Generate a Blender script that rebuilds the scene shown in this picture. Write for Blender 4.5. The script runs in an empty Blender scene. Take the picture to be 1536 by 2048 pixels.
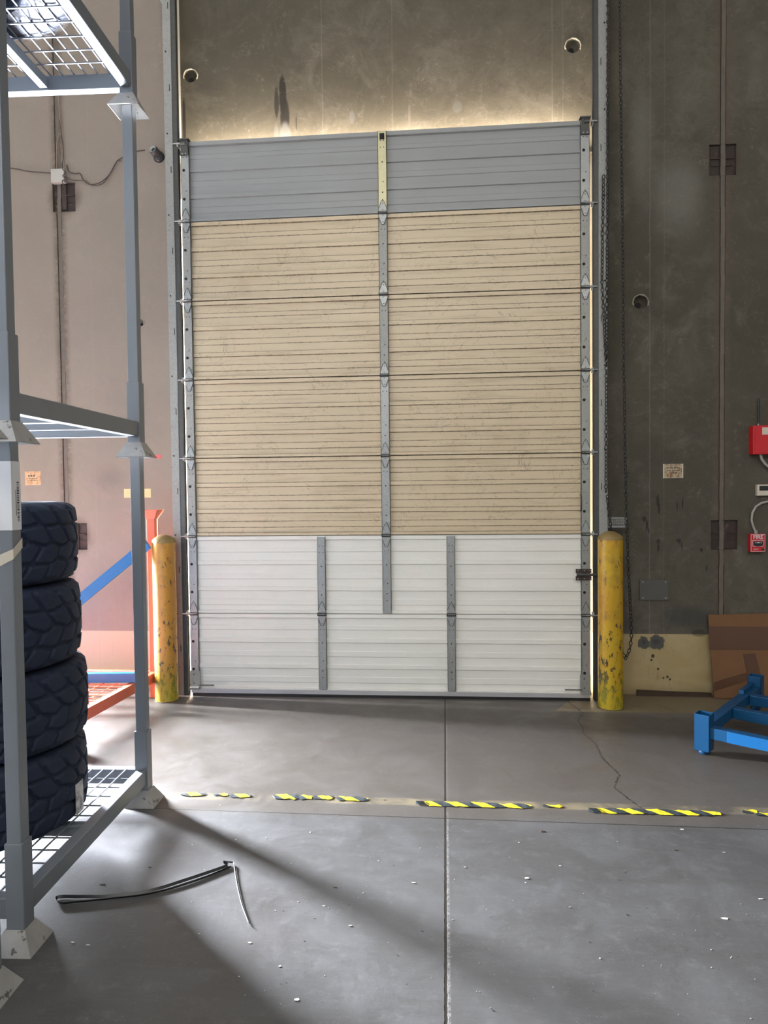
import bpy, bmesh, math, random
import numpy as np
from mathutils import Vector, Matrix
random.seed(7)
SC = bpy.context.scene
COL = SC.collection
PI = math.pi
# ------------------------------------------------------------------ camera
CAM = Vector((.4281, -5.4426, 1.6145))
YAW, PIT, ROL, FPX = .0855, .0326, -.0112, 1420.0
_c, _s = math.cos(YAW), math.sin(YAW)
_fw, _rt, _up = Vector((-_s, _c, 0)), Vector((_c, _s, 0)), Vector((0, 0, 1))
FW = _fw*math.cos(PIT) - _up*math.sin(PIT)
_u2 = _fw*math.sin(PIT) + _up*math.cos(PIT)
RT = _rt*math.cos(ROL) + _u2*math.sin(ROL)
UP = -_rt*math.sin(ROL) + _u2*math.cos(ROL)
cd = bpy.data.cameras.new('camera'); cam = bpy.data.objects.new('camera', cd); COL.objects.link(cam)
cam.matrix_world = Matrix(((RT.x, UP.x, -FW.x, CAM.x), (RT.y, UP.y, -FW.y, CAM.y), (RT.z, UP.z, -FW.z, CAM.z), (0, 0, 0, 1)))
cd.sensor_fit = 'VERTICAL'; cd.sensor_height = 36.0; cd.lens = 36.0*FPX/2048.0
cd.clip_start = .05; cd.clip_end = 200
SC.camera = cam
def at(px, py, ax, v):
    """place in the room seen at a pixel of the photograph, on the plane axis = v"""
    d = FW*FPX + RT*(px-768) - UP*(py-1024)
    return CAM + d*((v-CAM[ax])/d[ax])
# ------------------------------------------------------------------ light
SC.view_settings.view_transform = 'Standard'; SC.view_settings.look = 'None'
SC.view_settings.gamma = 1.0; SC.view_settings.use_curve_mapping = False
SC.view_settings.exposure = 0.0
w = bpy.data.worlds.new('daylight'); SC.world = w; w.use_nodes = True
w.node_tree.nodes['Background'].inputs[0].default_value = (1.0, .95, .86, 1)
w.node_tree.nodes['Background'].inputs[1].default_value = 4.0
def area(name, loc, d, sx, sy, power, col, spread=180):
    l = bpy.data.lights.new(name, 'AREA'); l.shape = 'RECTANGLE'; l.size = sx; l.size_y = sy
    l.energy = power; l.color = col; l.spread = math.radians(spread)
    o = bpy.data.objects.new(name, l); COL.objects.link(o); o.location = loc
    z = -Vector(d).normalized(); x = (Vector((0, 0, 1)).cross(z) if abs(z.z) < .9 else Vector((1, 0, 0)) - z*z.x).normalized(); y = z.cross(x)
    o.rotation_euler = Matrix((x, y, z)).transposed().to_euler(); return o
# sun and sky through the open side doorway left of the picture
s = bpy.data.lights.new('sun', 'SUN'); s.energy = 330; s.angle = .01; s.color = (1, .86, .76)
so = bpy.data.objects.new('sun', s); COL.objects.link(so)
so.rotation_euler = Vector((-.50, -.62, -.60)).to_track_quat('-Z', 'Y').to_euler()
area('doorway_daylight', (-4.20, .15, 1.08), (0, -1, -.04), .74, 1.95, 9500, (.84, .89, 1.0))
# unseen fill lights added behind the camera to brighten the hall
area('hall_fill_light', (2.0, -9.5, 5.6), (-.12, 1, -.75), 2.5, 2.0, 150, (1.0, .975, .91))
area('hall_fill_light', (-1.5, -9.0, 5.6), (.05, 1, -.85), 2.5, 2.0, 145, (1.0, .975, .92))
# strip lamp added in the gap, standing in for daylight behind the dock door
area('door_gap_glow_lamp', (-.03, .105, 4.20), (0, .15, 1), 3.0, .05, 125, (1, .85, .70))
# ------------------------------------------------------------------ node helpers
class NT:
    def __init__(s, name):
        s.m = bpy.data.materials.new(name); s.m.use_nodes = True; s.t = s.m.node_tree
        s.b = s.t.nodes['Principled BSDF']; tc = s.t.nodes.new('ShaderNodeTexCoord'); s.co = tc.outputs['Object']
    def _in(s, sock, v):
        if v is None: return
        if isinstance(v, bpy.types.NodeSocket): s.t.links.new(v, sock)
        elif isinstance(v, tuple) and len(v) == 3 and sock.type == 'RGBA': sock.default_value = (*v, 1)
        else: sock.default_value = v
    def math(s, op, a, b=None, clamp=False):
        n = s.t.nodes.new('ShaderNodeMath'); n.operation = op; n.use_clamp = clamp
        s._in(n.inputs[0], a); s._in(n.inputs[1], b); return n.outputs[0]
    def vec(s, op, a, b=None):
        n = s.t.nodes.new('ShaderNodeVectorMath'); n.operation = op
        s._in(n.inputs[0], a); s._in(n.inputs[1], b)
        return n.outputs['Value'] if op == 'LENGTH' else n.outputs[0]
    def noise(s, scale, detail=4, rough=.55, co=None, dist=0):
        n = s.t.nodes.new('ShaderNodeTexNoise'); s._in(n.inputs['Vector'], co or s.co)
        n.inputs['Scale'].default_value = scale; n.inputs['Detail'].default_value = detail
        n.inputs['Roughness'].default_value = rough; n.inputs['Distortion'].default_value = dist
        return n.outputs[0]
    def voro(s, scale, feature='F1', co=None):
        n = s.t.nodes.new('ShaderNodeTexVoronoi'); n.feature = feature; s._in(n.inputs['Vector'], co or s.co)
        n.inputs['Scale'].default_value = scale; return n.outputs[0]
    def ramp(s, f, lo, hi, a=0.0, b=1.0):
        n = s.t.nodes.new('ShaderNodeMapRange'); s._in(n.inputs[0], f)
        n.inputs[1].default_value = lo; n.inputs[2].default_value = hi
        n.inputs[3].default_value = a; n.inputs[4].default_value = b; n.interpolation_type = 'SMOOTHSTEP'
        return n.outputs[0]
    def mix(s, f, a, b, mode='MIX'):
        n = s.t.nodes.new('ShaderNodeMix'); n.data_type = 'RGBA'; n.blend_type = mode
        s._in(n.inputs['Factor'], f); s._in(n.inputs[6], a); s._in(n.inputs[7], b); return n.outputs[2]
    def xyz(s):
        n = s.t.nodes.new('ShaderNodeSeparateXYZ'); s._in(n.inputs[0], s.co); return n.outputs
    def bump(s, h, strength=.2, dist=.01):
        n = s.t.nodes.new('ShaderNodeBump'); n.inputs['Strength'].default_value = strength
        n.inputs['Distance'].default_value = dist; s._in(n.inputs['Height'], h); s._in(s.b.inputs['Normal'], n.outputs[0])
    def out(s, col, rough=.6, metal=0, spec=None):
        s._in(s.b.inputs['Base Color'], col); s._in(s.b.inputs['Roughness'], rough); s._in(s.b.inputs['Metallic'], metal)
        if spec is not None: s.b.inputs['Specular IOR Level'].default_value = spec
        return s.m
    def blob(s, cx, cz, rx, rz, soft=.5, wob=.6, nz=None, ay='z'):
        """mask of an irregular mark centred at (cx, cz)"""
        if ay == 'z': c, r = (cx, 0, cz), (1/rx, 0, 1/rz)
        else: c, r = (cx, cz, 0), (1/rx, 1/rz, 0)
        v = s.vec('MULTIPLY', s.vec('SUBTRACT', s.co, c), r)
        l = s.vec('LENGTH', v)
        if nz is not None: l = s.math('ADD', l, s.math('MULTIPLY', s.math('SUBTRACT', nz, .5), wob*2))
        return s.ramp(l, 1+soft*.3, 1-soft, 0, 1)
def simple(name, col, rough=.5, metal=0, var=.15, scale=8, spec=None, bump=0, speck=None):
    n = NT(name); f = n.noise(scale, 5)
    c = n.mix(f, tuple(x*(1-var) for x in col), tuple(min(1, x*(1+var)) for x in col))
    if speck:
        c = n.mix(n.ramp(n.noise(speck[1], 3, .7), speck[2], speck[2]+.06), c, speck[0])
    if bump: n.bump(n.noise(scale*8, 3), bump, .002)
    return n.out(c, rough, metal, spec)
M = {}
M['rack'] = simple('rack_grey_paint', (.165, .180, .198), .38, 0, .08, 6, speck=((.16, .15, .14), 26, .70), bump=.1)
M['rack_worn'] = simple('rack_worn_foot', (.30, .29, .27), .5, 0, .25, 14, speck=((.10, .09, .08), 22, .62), bump=.3)
M['red'] = simple('orange_red_paint', (.62, .13, .07), .45, 0, .15, 9)
M['blue'] = simple('blue_paint', (.002, .060, .155), .4, 0, .1, 7)
M['blue_light'] = simple('bright_blue_paint', (.004, .115, .32), .42, 0, .1, 7)
M['galv'] = simple('galvanised_steel', (.32, .33, .32), .42, .55, .22, 60)
M['galv_old'] = simple('weathered_galvanised_steel', (.29, .29, .27), .55, .35, .3, 90, speck=((.10, .10, .09), 110, .62))
M['galv_yellow'] = simple('yellow_passivated_steel', (.48, .45, .28), .38, .55, .12, 30)
M['dark_steel'] = simple('dark_oily_steel', (.07, .07, .065), .45, .4, .3, 40)
M['black'] = simple('black_plastic', (.012, .012, .013), .4, 0, .1, 10)
M['hole'] = simple('deep_hole', (.012, .011, .010), .9, 0, .1, 10)
M['rubber'] = simple('tyre_rubber', (.008, .015, .036), .75, 0, .25, 16, bump=.15)
M['rust'] = simple('rusty_steel', (.040, .026, .021), .7, .1, .4, 22, speck=((.11, .075, .05), 12, .62))
M['caulk'] = simple('joint_sealant', (.12, .10, .08), .8, 0, .3, 12, bump=.4)
M['alu'] = simple('aluminium', (.78, .78, .80), .3, .8, .05, 20)
M['white'] = simple('white_label', (.72, .72, .72), .5, 0, .05, 10)
M['cream'] = simple('cream_plastic', (.60, .54, .43), .5, 0, .05, 10)
M['alarm'] = simple('alarm_red', (.50, .006, .012), .35, 0, .08, 6)
M['conduit'] = simple('grey_conduit', (.34, .32, .28), .5, 0, .1, 10)
M['card'] = simple('brown_cardboard', (.17, .082, .034), .85, 0, .12, 5)
M['cardtape'] = simple('brown_packing_tape', (.095, .040, .018), .45, 0, .12, 5)
M['wood'] = simple('dark_wood', (.045, .026, .014), .8, 0, .4, 20)
M['plate'] = simple('painted_cover_plate', (.085, .082, .072), .55, .1, .15, 12)
M['cable'] = simple('dark_cable', (.05, .035, .03), .6, 0, .2, 20)
M['cable_tan'] = simple('tan_cable', (.30, .22, .16), .6, 0, .2, 20)
M['chip'] = simple('pale_chips', (.55, .52, .46), .8, 0, .3, 60)
M['yellow_label'] = simple('yellow_label', (.72, .55, .28), .6, 0, .1, 20)
def paper(name, base, ink):
    n = NT(name); f = n.noise(22, 5, .7)
    return n.out(n.mix(n.ramp(f, .45, .62), base, ink), .7)
M['paper_orange'] = paper('faded_orange_paper', (.62, .42, .24), (.40, .20, .09))
M['paper_brown'] = paper('stained_paper', (.42, .34, .23), (.20, .095, .04))
def galv_panel(name, base, dirt, dirtamt):
    n = NT(name)
    X, Y, Z = n.xyz()
    g = n.t.nodes.new('ShaderNodeNewGeometry'); sep = n.t.nodes.new('ShaderNodeSeparateXYZ')
    n.t.links.new(g.outputs['True Normal'], sep.inputs[0])
    ledge = n.ramp(n.math('ABSOLUTE', sep.outputs[2]), .25, .5)
    big = n.noise(1.3, 5, .6); fine = n.noise(30, 4)
    c = n.mix(big, tuple(v*.90 for v in base), tuple(v*1.08 for v in base))
    st = n.vec('MULTIPLY', n.co, (2.0, 1, 26)); streak = n.noise(1.0, 4, .6, co=st)
    c = n.mix(n.math('MULTIPLY', n.ramp(streak, .48, .72), .30*dirtamt), c, dirt)
    c = n.mix(n.math('MULTIPLY', n.ramp(big, .55, .75), .35*dirtamt), c, dirt)
    c = n.mix(n.math('MULTIPLY', ledge, n.ramp(fine, .3, .7, .45*dirtamt, .95*dirtamt)), c, tuple(v*.35 for v in dirt))
    crack = n.ramp(n.math('ABSOLUTE', n.math('SUBTRACT', n.noise(2.2, 6, .6, dist=1.5), .5)), .0035, .001)
    c = n.mix(n.math('MULTIPLY', crack, .45*dirtamt), c, tuple(v*.4 for v in dirt))
    return n.out(c, .42, .0)
M['panel_new'] = galv_panel('white_door_sheet', (.76, .745, .68), (.45, .44, .38), .15)
M['panel_top'] = galv_panel('dimmed_white_door_sheet', (.27, .275, .268), (.16, .16, .15), .15)  # newer gray-white sheet, darkened in colour for the dim light up there
M['panel_old'] = galv_panel('yellowed_door_sheet', (.56, .455, .305), (.23, .16, .095), 1.0)
def yellow_paint(name, top, a=(.62, .40, .02), b2=(.66, .30, .015), wear=.0):
    n = NT(name); X, Y, Z = n.xyz()
    sc = n.vec('MULTIPLY', n.co, (1, 1, .45))
    f1 = n.noise(6, 5, .6, co=sc); f2 = n.noise(24, 5, .75, co=sc); f3 = n.noise(9, 3, .6, co=n.vec('MULTIPLY', n.co, (6, 6, .6)))
    c = n.mix(n.ramp(f1, .35, .7), a, b2)
    c = n.mix(n.ramp(f3, .5, .75, 0, .5), c, (.42, .27, .03))
    low = n.ramp(Z, .75, .25, wear, .11)
    c = n.mix(n.ramp(n.noise(5, 5, .7), .50, .70, 0, .45), c, (.13, .085, .015))
    c = n.mix(n.ramp(n.math('ADD', f2, low), .635, .665), c, (.045, .035, .02))
    c = n.mix(n.ramp(Z, .35, .0, 0, .55), c, (.40, .36, .02))
    if top: c = n.mix(n.ramp(n.math('ADD', Z, n.math('MULTIPLY', n.math('SUBTRACT', f2, .5), .05)), top-.035, top-.025), c, (.10, .075, .02))
    n.bump(f2, .25, .003)
    return n.out(c, .36)
# ------------------------------------------------------------------ mesh builder
class MB:
    def __init__(s): s.v = []; s.f = []; s.mi = []; s.sm = []
    def add(s, vs, fs, mi=0, smooth=False, mat=None):
        o = len(s.v)
        s.v += [tuple(mat @ Vector(p)) if mat else tuple(p) for p in vs]
        for f in fs: s.f.append([i+o for i in f]); s.mi.append(mi); s.sm.append(smooth)
    def box(s, x0, x1, y0, y1, z0, z1, mi=0, mat=None):
        vs = [(x, y, z) for x in (x0, x1) for y in (y0, y1) for z in (z0, z1)]
        s.add(vs, [(0, 1, 3, 2), (4, 6, 7, 5), (0, 4, 5, 1), (2, 3, 7, 6), (0, 2, 6, 4), (1, 5, 7, 3)], mi, False, mat)
    def beam(s, p, q, wd, ht, mi=0, up=(0, 0, 1)):
        p, q = Vector(p), Vector(q); d = (q-p); L = d.length; d.normalize()
        side = d.cross(Vector(up)).normalized(); u = side.cross(d)
        m = Matrix(((d.x, side.x, u.x, p.x), (d.y, side.y, u.y, p.y), (d.z, side.z, u.z, p.z), (0, 0, 0, 1)))
        s.box(0, L, -wd/2, wd/2, -ht/2, ht/2, mi, m)
    def tube(s, pts, r, n=8, mi=0, closed=False, caps=True):
        pts = [Vector(p) for p in pts]; N = len(pts); vs = []
        prev = None
        for i, p in enumerate(pts):
            if closed: t = pts[(i+1) % N]-pts[i-1]
            else: t = pts[min(i+1, N-1)]-pts[max(i-1, 0)]
            t.normalize()
            if prev is None:
                a = Vector((0, 0, 1)) if abs(t.z) < .9 else Vector((1, 0, 0)); u = t.cross(a).normalized()
            else: u = (prev-t*prev.dot(t)).normalized()
            prev = u; v = t.cross(u); rr = r[i] if isinstance(r, (list, tuple)) else r
            vs += [p+(u*math.cos(2*PI*k/n)+v*math.sin(2*PI*k/n))*rr for k in range(n)]
        fs = []
        for i in range(N if closed else N-1):
            j = (i+1) % N
            fs += [(i*n+k, i*n+(k+1) % n, j*n+(k+1) % n, j*n+k) for k in range(n)]
        s.add(vs, fs, mi, True)
        if caps and not closed: s.add(vs[:n][::-1], [tuple(range(n))], mi); s.add(vs[-n:], [tuple(range(n))], mi)
    def lathe(s, prof, n=32, mi=0, mat=None, smooth=True):
        vs = [(r*math.cos(2*PI*k/n), r*math.sin(2*PI*k/n), z) for r, z in prof for k in range(n)]
        fs = [(i*n+k, i*n+(k+1) % n, (i+1)*n+(k+1) % n, (i+1)*n+k) for i in range(len(prof)-1) for k in range(n)]
        s.add(vs, fs, mi, smooth, mat)
    def prism(s, poly, d0, d1, axis='y', mi=0, mat=None):
        """polygon in the plane across axis, extruded from d0 to d1"""
        def P(a, b, d): return {'y': (a, d, b), 'z': (a, b, d), 'x': (d, a, b)}[axis]
        n = len(poly); vs = [P(a, b, d0) for a, b in poly]+[P(a, b, d1) for a, b in poly]
        fs = [tuple(range(n)), tuple(range(2*n-1, n-1, -1))]+[(i, i+n, (i+1) % n+n, (i+1) % n) for i in range(n)]
        s.add(vs, fs, mi, False, mat)
    def disc(s, c, r, n=12, mi=0, th=.002, axis='y'):
        poly = [(r*math.cos(2*PI*k/n), r*math.sin(2*PI*k/n)) for k in range(n)]
        s.prism(poly, 0, th, axis, mi, Matrix.Translation(c))
    def build(s, name, mats, parent=None, bevel=0, loc=None):
        me = bpy.data.meshes.new(name); me.from_pydata(s.v, [], s.f)
        for m in (mats if isinstance(mats, (list, tuple)) else [mats]): me.materials.append(m)
        me.polygons.foreach_set('material_index', s.mi); me.polygons.foreach_set('use_smooth', s.sm)
        me.validate(); me.update()
        b = bmesh.new(); b.from_mesh(me); bmesh.ops.recalc_face_normals(b, faces=b.faces); b.to_mesh(me); b.free()
        o = bpy.data.objects.new(name, me); COL.objects.link(o)
        if parent: o.parent = parent
        if loc: o.location = loc
        if bevel:
            md = o.modifiers.new('edge', 'BEVEL'); md.width = bevel; md.segments = 2; md.limit_method = 'ANGLE'
        return o
def thing(name, label, cat, loc=(0, 0, 0), group=None, rz=0):
    o = bpy.data.objects.new(name, None); COL.objects.link(o); o.location = loc; o.rotation_euler[2] = rz
    o.empty_display_size = .1
    return tag(o, label, cat, group)
def tag(o, label, cat, group=None):
    o['label'] = label; o['category'] = cat
    if group: o['group'] = group
    return o
def struct(o, label=None):
    o['kind'] = 'structure'
    if label: o['label'] = label
    return o
def children(o): return [c for c in list(COL.objects) if c.parent == o]
def dup(o, loc=None, parent=None, rz=None):
    c = o.copy(); COL.objects.link(c)
    if parent: c.parent = parent
    if loc is not None: c.location = loc
    if rz is not None: c.rotation_euler[2] = rz
    for ch in children(o): dup(ch, None, c)
    return c
WALL = .16        # inner face of the dock wall
# ------------------------------------------------------------------ floor
def floor_mat():
    n = NT('polished_concrete_floor'); X, Y, Z = n.xyz()
    big = n.noise(.7, 6, .6); mid = n.noise(3.2, 6, .65, dist=.6); fine = n.noise(45, 4, .7)
    st = n.noise(1.0, 5, .6, co=n.vec('MULTIPLY', n.co, (1.2, 9, 1)))
    c = n.mix(n.ramp(big, .3, .7), (.066, .063, .060), (.090, .087, .084))
    c = n.mix(n.ramp(mid, .42, .75, 0, .35), c, (.125, .125, .126))
    c = n.mix(n.ramp(st, .50, .75, 0, .35), c, (.055, .048, .04))
    sc_ = n.noise(1.0, 6, .75, co=n.vec('MULTIPLY', n.co, (2.5, 14, 1)), dist=2.0)
    c = n.mix(n.ramp(n.math('ABSOLUTE', n.math('SUBTRACT', sc_, .5)), .006, .001, 0, .35), c, (.17, .165, .16))
    c = n.mix(n.ramp(n.noise(14, 5, .75), .52, .70, 0, .30), c, (.15, .148, .146))
    c = n.mix(n.ramp(fine, .62, .75, 0, .30), c, (.24, .235, .23))
    # the slab by the dock is browner than the aisle slab
    inner = n.ramp(Y, -2.06, -1.94)
    c = n.mix(n.math('MULTIPLY', inner, .55), c, (.092, .074, .054))
    # pale apron along the wall on the right
    wob = n.math('MULTIPLY', n.math('SUBTRACT', fine, .5), .03)
    ap = n.math('MULTIPLY', n.ramp(n.math('ADD', Y, wob), -.30, -.285), n.ramp(n.math('ADD', X, n.math('MULTIPLY', Y, -.55)), 1.36, 1.38))
    c = n.mix(n.math('MULTIPLY', ap, .8), c, (.20, .155, .09))
    # dark spills beside the long joint
    for (bx, by, rx, ry, a) in ((.30, -.75, .16, .10, .5), (.62, -.72, .22, .12, .45), (-.15, -1.1, .5, .16, .3), (.50, -1.45, .14, .45, .3), (-.28, -2.9, .22, .5, .2), (1.2, -.8, .5, .2, .25), (1.0, -1.55, .2, .15, .4)):
        c = n.mix(n.math('MULTIPLY', n.blob(bx, by, rx, ry, .7, .8, mid, 'y'), a), c, (.075, .06, .055))
    # long saw cut, cross joint and cracks
    def line(coord, pos, wd, amp, mask=None, colr=(.022, .018, .014)):
        nonlocal c
        l = n.math('ABSOLUTE', n.math('SUBTRACT', n.math('ADD', coord, n.math('MULTIPLY', n.math('SUBTRACT', n.noise(38, 3, .7), .5), amp)), pos))
        f = n.ramp(l, wd, wd*.55)
        if mask is not None: f = n.math('MULTIPLY', f, mask)
        c = n.mix(f, c, colr); return f
    pale = n.ramp(n.math('ABSOLUTE', n.math('SUBTRACT', X, .427)), .009, .005)
    c = n.mix(n.math('MULTIPLY', pale, n.math('MULTIPLY', n.ramp(Y, -1.9, -2.1, .2, .8), n.ramp(n.noise(60, 4, .8), .42, .62, 0, .9))), c, (.27, .25, .235))
    f1 = line(X, .4195, .0065, .007)
    f2 = line(n.math('ADD', Y, n.math('MULTIPLY', X, .012)), -2.005, .0035, .010)
    path = [(1.33, -.02), (1.40, -.32), (1.33, -.50), (1.34, -.62), (1.32, -.75), (1.36, -.95), (1.35, -1.18), (1.39, -1.42), (1.32, -1.60), (1.40, -1.85)]
    crackf = None
    def seg(p, q, wd, amp=.02, strength=1.0):
        nonlocal c
        (x0, y0), (x1, y1) = p, q; L = math.hypot(x1-x0, y1-y0); tx, ty = (x1-x0)/L, (y1-y0)/L
        wv = n.math('MULTIPLY', n.math('SUBTRACT', n.noise(30, 3, .7), .5), amp)
        a = n.vec('SUBTRACT', n.co, (x0, y0, 0))
        nd = n.t.nodes.new('ShaderNodeVectorMath'); nd.operation = 'DOT_PRODUCT'; n._in(nd.inputs[0], a); nd.inputs[1].default_value = (tx, ty, 0)
        ne = n.t.nodes.new('ShaderNodeVectorMath'); ne.operation = 'DOT_PRODUCT'; n._in(ne.inputs[0], a); ne.inputs[1].default_value = (-ty, tx, 0)
        al, pe = nd.outputs['Value'], n.math('ABSOLUTE', n.math('ADD', ne.outputs['Value'], wv))
        m = n.math('MULTIPLY', n.ramp(pe, wd, wd*.4), n.math('MULTIPLY', n.math('GREATER_THAN', al, 0.0), n.math('LESS_THAN', al, L)))
        m = n.math('MULTIPLY', m, n.ramp(n.noise(55, 2), .38, .50, .25, 1))
        c = n.mix(n.math('MULTIPLY', m, strength), c, (.02, .016, .012))
    for a, b in zip(path[:-1], path[1:]): seg(a, b, .006, .03)
    seg((1.98, -.08), (2.05, -.26), .004, .01); seg((1.36, -.32), (1.75, -.36), .003, .01, .6)
    seg((-1.35, -.05), (-1.45, -.28), .003, .01, .8); seg((-1.45, -.28), (-1.62, -.33), .003, .01, .8)
    seg((-.30, -1.05), (-.38, -1.3), .0025, .01, .5); seg((.75, -1.35), (.80, -1.55), .0025, .01, .5)
    seg((-.62, -1.35), (-.40, -1.2), .0025, .01, .5); seg((1.05, -1.35), (1.08, -1.5), .0025, .01, .5)
    # pale specks of ground-in chips
    sp = n.ramp(n.voro(60), .09, .05); c = n.mix(n.math('MULTIPLY', sp, n.ramp(n.noise(3, 2), .50, .62, 0, .5)), c, (.5, .49, .46))
    # yellow tape residue under the hazard tape
    tr = n.math('MULTIPLY', n.ramp(n.math('ABSOLUTE', n.math('ADD', Y, 1.835)), .05, .03), n.ramp(mid, .45, .65, 0, .4))
    c = n.mix(tr, c, (.36, .29, .15))
    h = n.math('SUBTRACT', n.math('ADD', n.math('MULTIPLY', fine, .4), n.math('MULTIPLY', mid, .6)), n.math('MULTIPLY', n.math('MAXIMUM', f1, f2), 2.0))
    n.bump(h, .35, .004)
    return n.out(c, n.ramp(mid, .3, .7, .40, .62), 0, .32)
b = MB(); b.box(-12, 7, -16, 2.5, -.2, 0)
struct(b.build('floor', floor_mat()))
# ------------------------------------------------------------------ dock wall
JL, JR = -2.675, 2.525
def wall_mat():
    n = NT('cast_concrete_wall'); X, Y, Z = n.xyz()
    big = n.noise(.55, 6, .6); mid = n.noise(2.6, 6, .68, dist=.8); fine = n.noise(28, 5, .7)
    vs = n.noise(1.0, 5, .6, co=n.vec('MULTIPLY', n.co, (5.5, 1, .45)))
    c = n.mix(n.ramp(big, .3, .7), (.066, .059, .042), (.100, .089, .066))
    c = n.mix(n.ramp(mid, .45, .72, 0, .5), c, (.150, .136, .110))
    c = n.mix(n.ramp(vs, .50, .78, 0, .35), c, (.08, .072, .055))
    c = n.mix(n.ramp(mid, .45, .25, 0, .45), c, (.07, .064, .050))
    c = n.mix(n.ramp(fine, .60, .74, 0, .25), c, (.19, .17, .145))
    c = n.mix(n.ramp(n.voro(60), .045, .02, 0, .6), c, (.05, .045, .04))
    g_ = n.noise(9, 7, .78)
    c = n.mix(n.ramp(g_, .50, .68, 0, .5), c, (.055, .05, .04))
    c = n.mix(n.ramp(g_, .44, .30, 0, .35), c, (.18, .165, .135))
    # left bay coloured paler and pinker to carry the warm light falling there
    c = n.mix(n.ramp(X, -1.62, -1.72, 0, .58), c, (.36, .295, .245))
    # band of old paint at the foot of the wall
    kb = n.ramp(Z, .474, .468); lf = n.ramp(X, -1.62, -1.72)
    kc = n.mix(n.ramp(mid, .35, .7), (.36, .275, .13), (.43, .34, .19))
    kc = n.mix(n.ramp(n.noise(1, 4, .7, co=n.vec('MULTIPLY', n.co, (22, 1, 5))), .60, .68, 0, .55), kc, (.20, .15, .09))
    kc = n.mix(n.ramp(Z, .10, .0, 0, .4), kc, (.16, .12, .07))
    kc = n.mix(n.math('MULTIPLY', lf, .75), kc, (.60, .49, .37))  # paint band lightened on the left, brighter light put into its colour
    c = n.mix(kb, c, kc)
    def mk(cx, cz, rx, rz, col, a=.8, soft=.35, wob=.5, nz=None):
        nonlocal c
        c = n.mix(n.math('MULTIPLY', n.blob(cx, cz, rx, rz, soft, wob, nz or mid), a), c, col)
    dk = (.018, .016, .014)
    # black run above the door
    mk(-.815, 4.72, .030, .17, dk, .95, .3, .5); mk(-.80, 4.55, .042, .15, dk, .95, .3, .4); mk(-.865, 4.66, .020, .13, dk, .85, .3, .5)
    mk(-.80, 4.42, .045, .10, (.14, .14, .13), .8, .5, .5); mk(-.87, 4.42, .02, .09, (.12, .12, .11), .7, .5, .5)
    mk(-.71, 4.50, .006, .07, dk, .7, .5, .3)
    mk(-1.615, 4.55, .014, .22, dk, .9, .3, .25)
    mk(-.27, 4.52, .025, .06, (.13, .13, .13), .5); mk(.18, 4.5, .012, .10, (.15, .13, .11), .5)
    mk(.55, 4.55, .04, .05, (.12, .12, .11), .5)
    # scuffs on the right hand wall
    for (x, z, rx, rz) in ((2.055, 1.50, .012, .055), (2.065, 1.44, .010, .05), (1.955, 1.36, .018, .025), (1.975, 1.31, .010, .05), (1.99, 1.27, .008, .03), (2.06, 1.19, .018, .025), (2.06, 1.14, .008, .04), (2.21, 1.19, .022, .022), (2.235, 1.15, .008, .035), (2.38, 1.12, .012, .02), (2.42, .98, .006, .03), (2.5, .98, .01, .02), (2.24, 1.48, .006, .05), (2.20, 1.46, .005, .04)):
        mk(x, z, rx, rz, dk, .75, .5, .35)
    mk(2.3, .60, .30, .10, (.05, .05, .045), .7, .8, .5); mk(1.78, .55, .2, .10, (.06, .055, .05), .6, .8, .5)
    mk(2.2, 3.8, .22, .35, (.26, .25, .22), .35, .9, .8); mk(1.93, 4.2, .1, .5, (.24, .23, .20), .3, .9, .8)
    mk(1.74, 1.6, .05, .10, (.05, .045, .04), .5, .8, .4); mk(2.36, .48, .06, .03, dk, .5)
    # knocked off patches in the painted band
    for (x, z, rx, rz) in ((1.955, .405, .045, .050), (2.045, .41, .062, .056)):
        mk(x, z, rx, rz, (.085, .082, .075), 1, .10, .9, n.noise(22, 4, .7))
        mk(x, z, rx*.45, rz*.45, (.05, .045, .04), .7, .6, .5, n.noise(30, 3))
    for (x, z, r) in ((2.02, .30, .014), (2.01, .27, .009), (2.06, .20, .009), (2.13, .14, .010), (2.15, .12, .008), (2.10, .13, .008)):
        mk(x, z, r, r*1.2, dk, .9, .3, .3)
    # darker patches behind the left racks and under the red rack
    mk(-2.30, 1.72, .16, .12, (.12, .10, .09), .35, .9, .5); mk(-2.1, 2.3, .3, .35, (.18, .15, .13), .35, .9, .5)
    mk(-2.0, .8, .30, .28, (.14, .12, .11), .35, .9, .6)
    # rust halos round the weld plates and form marks
    for (x, z) in ((-2.63, 4.01), (2.525, 4.05), (2.548, 1.235), (-2.60, 1.25)):
        mk(x, z, .15, .17, (.075, .05, .038), .75, .6, .4)
    for x, a in ((1.995, .35), (1.27, .3), (1.35, .2), (-.50, .25), (-2.42, .25), (.05, .2), (2.10, .15)):
        l = n.math('ABSOLUTE', n.math('SUBTRACT', n.math('ADD', X, n.math('MULTIPLY', n.math('SUBTRACT', n.noise(6, 2), .5), .012)), x))
        c = n.mix(n.math('MULTIPLY', n.ramp(l, .006, .002), a*.5), c, (.30, .28, .25))
    for x in (JL, JR):
        l = n.math('ABSOLUTE', n.math('SUBTRACT', X, x))
        c = n.mix(n.math('MULTIPLY', n.ramp(l, .08, .02), n.ramp(fine, .3, .6, .3, .8)), c, (.10, .075, .055))
    # hairline scratches
    cr = n.ramp(n.math('ABSOLUTE', n.math('SUBTRACT', n.noise(1.7, 7, .62, dist=1.2), .5)), .0018, .0006, 0, .18)
    c = n.mix(cr, c, (.42, .40, .36))
    n.bump(n.math('ADD', n.math('MULTIPLY', mid, .7), n.math('MULTIPLY', fine, .3)), .35, .006)
    return n.out(c, .82, 0, .3)
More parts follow.
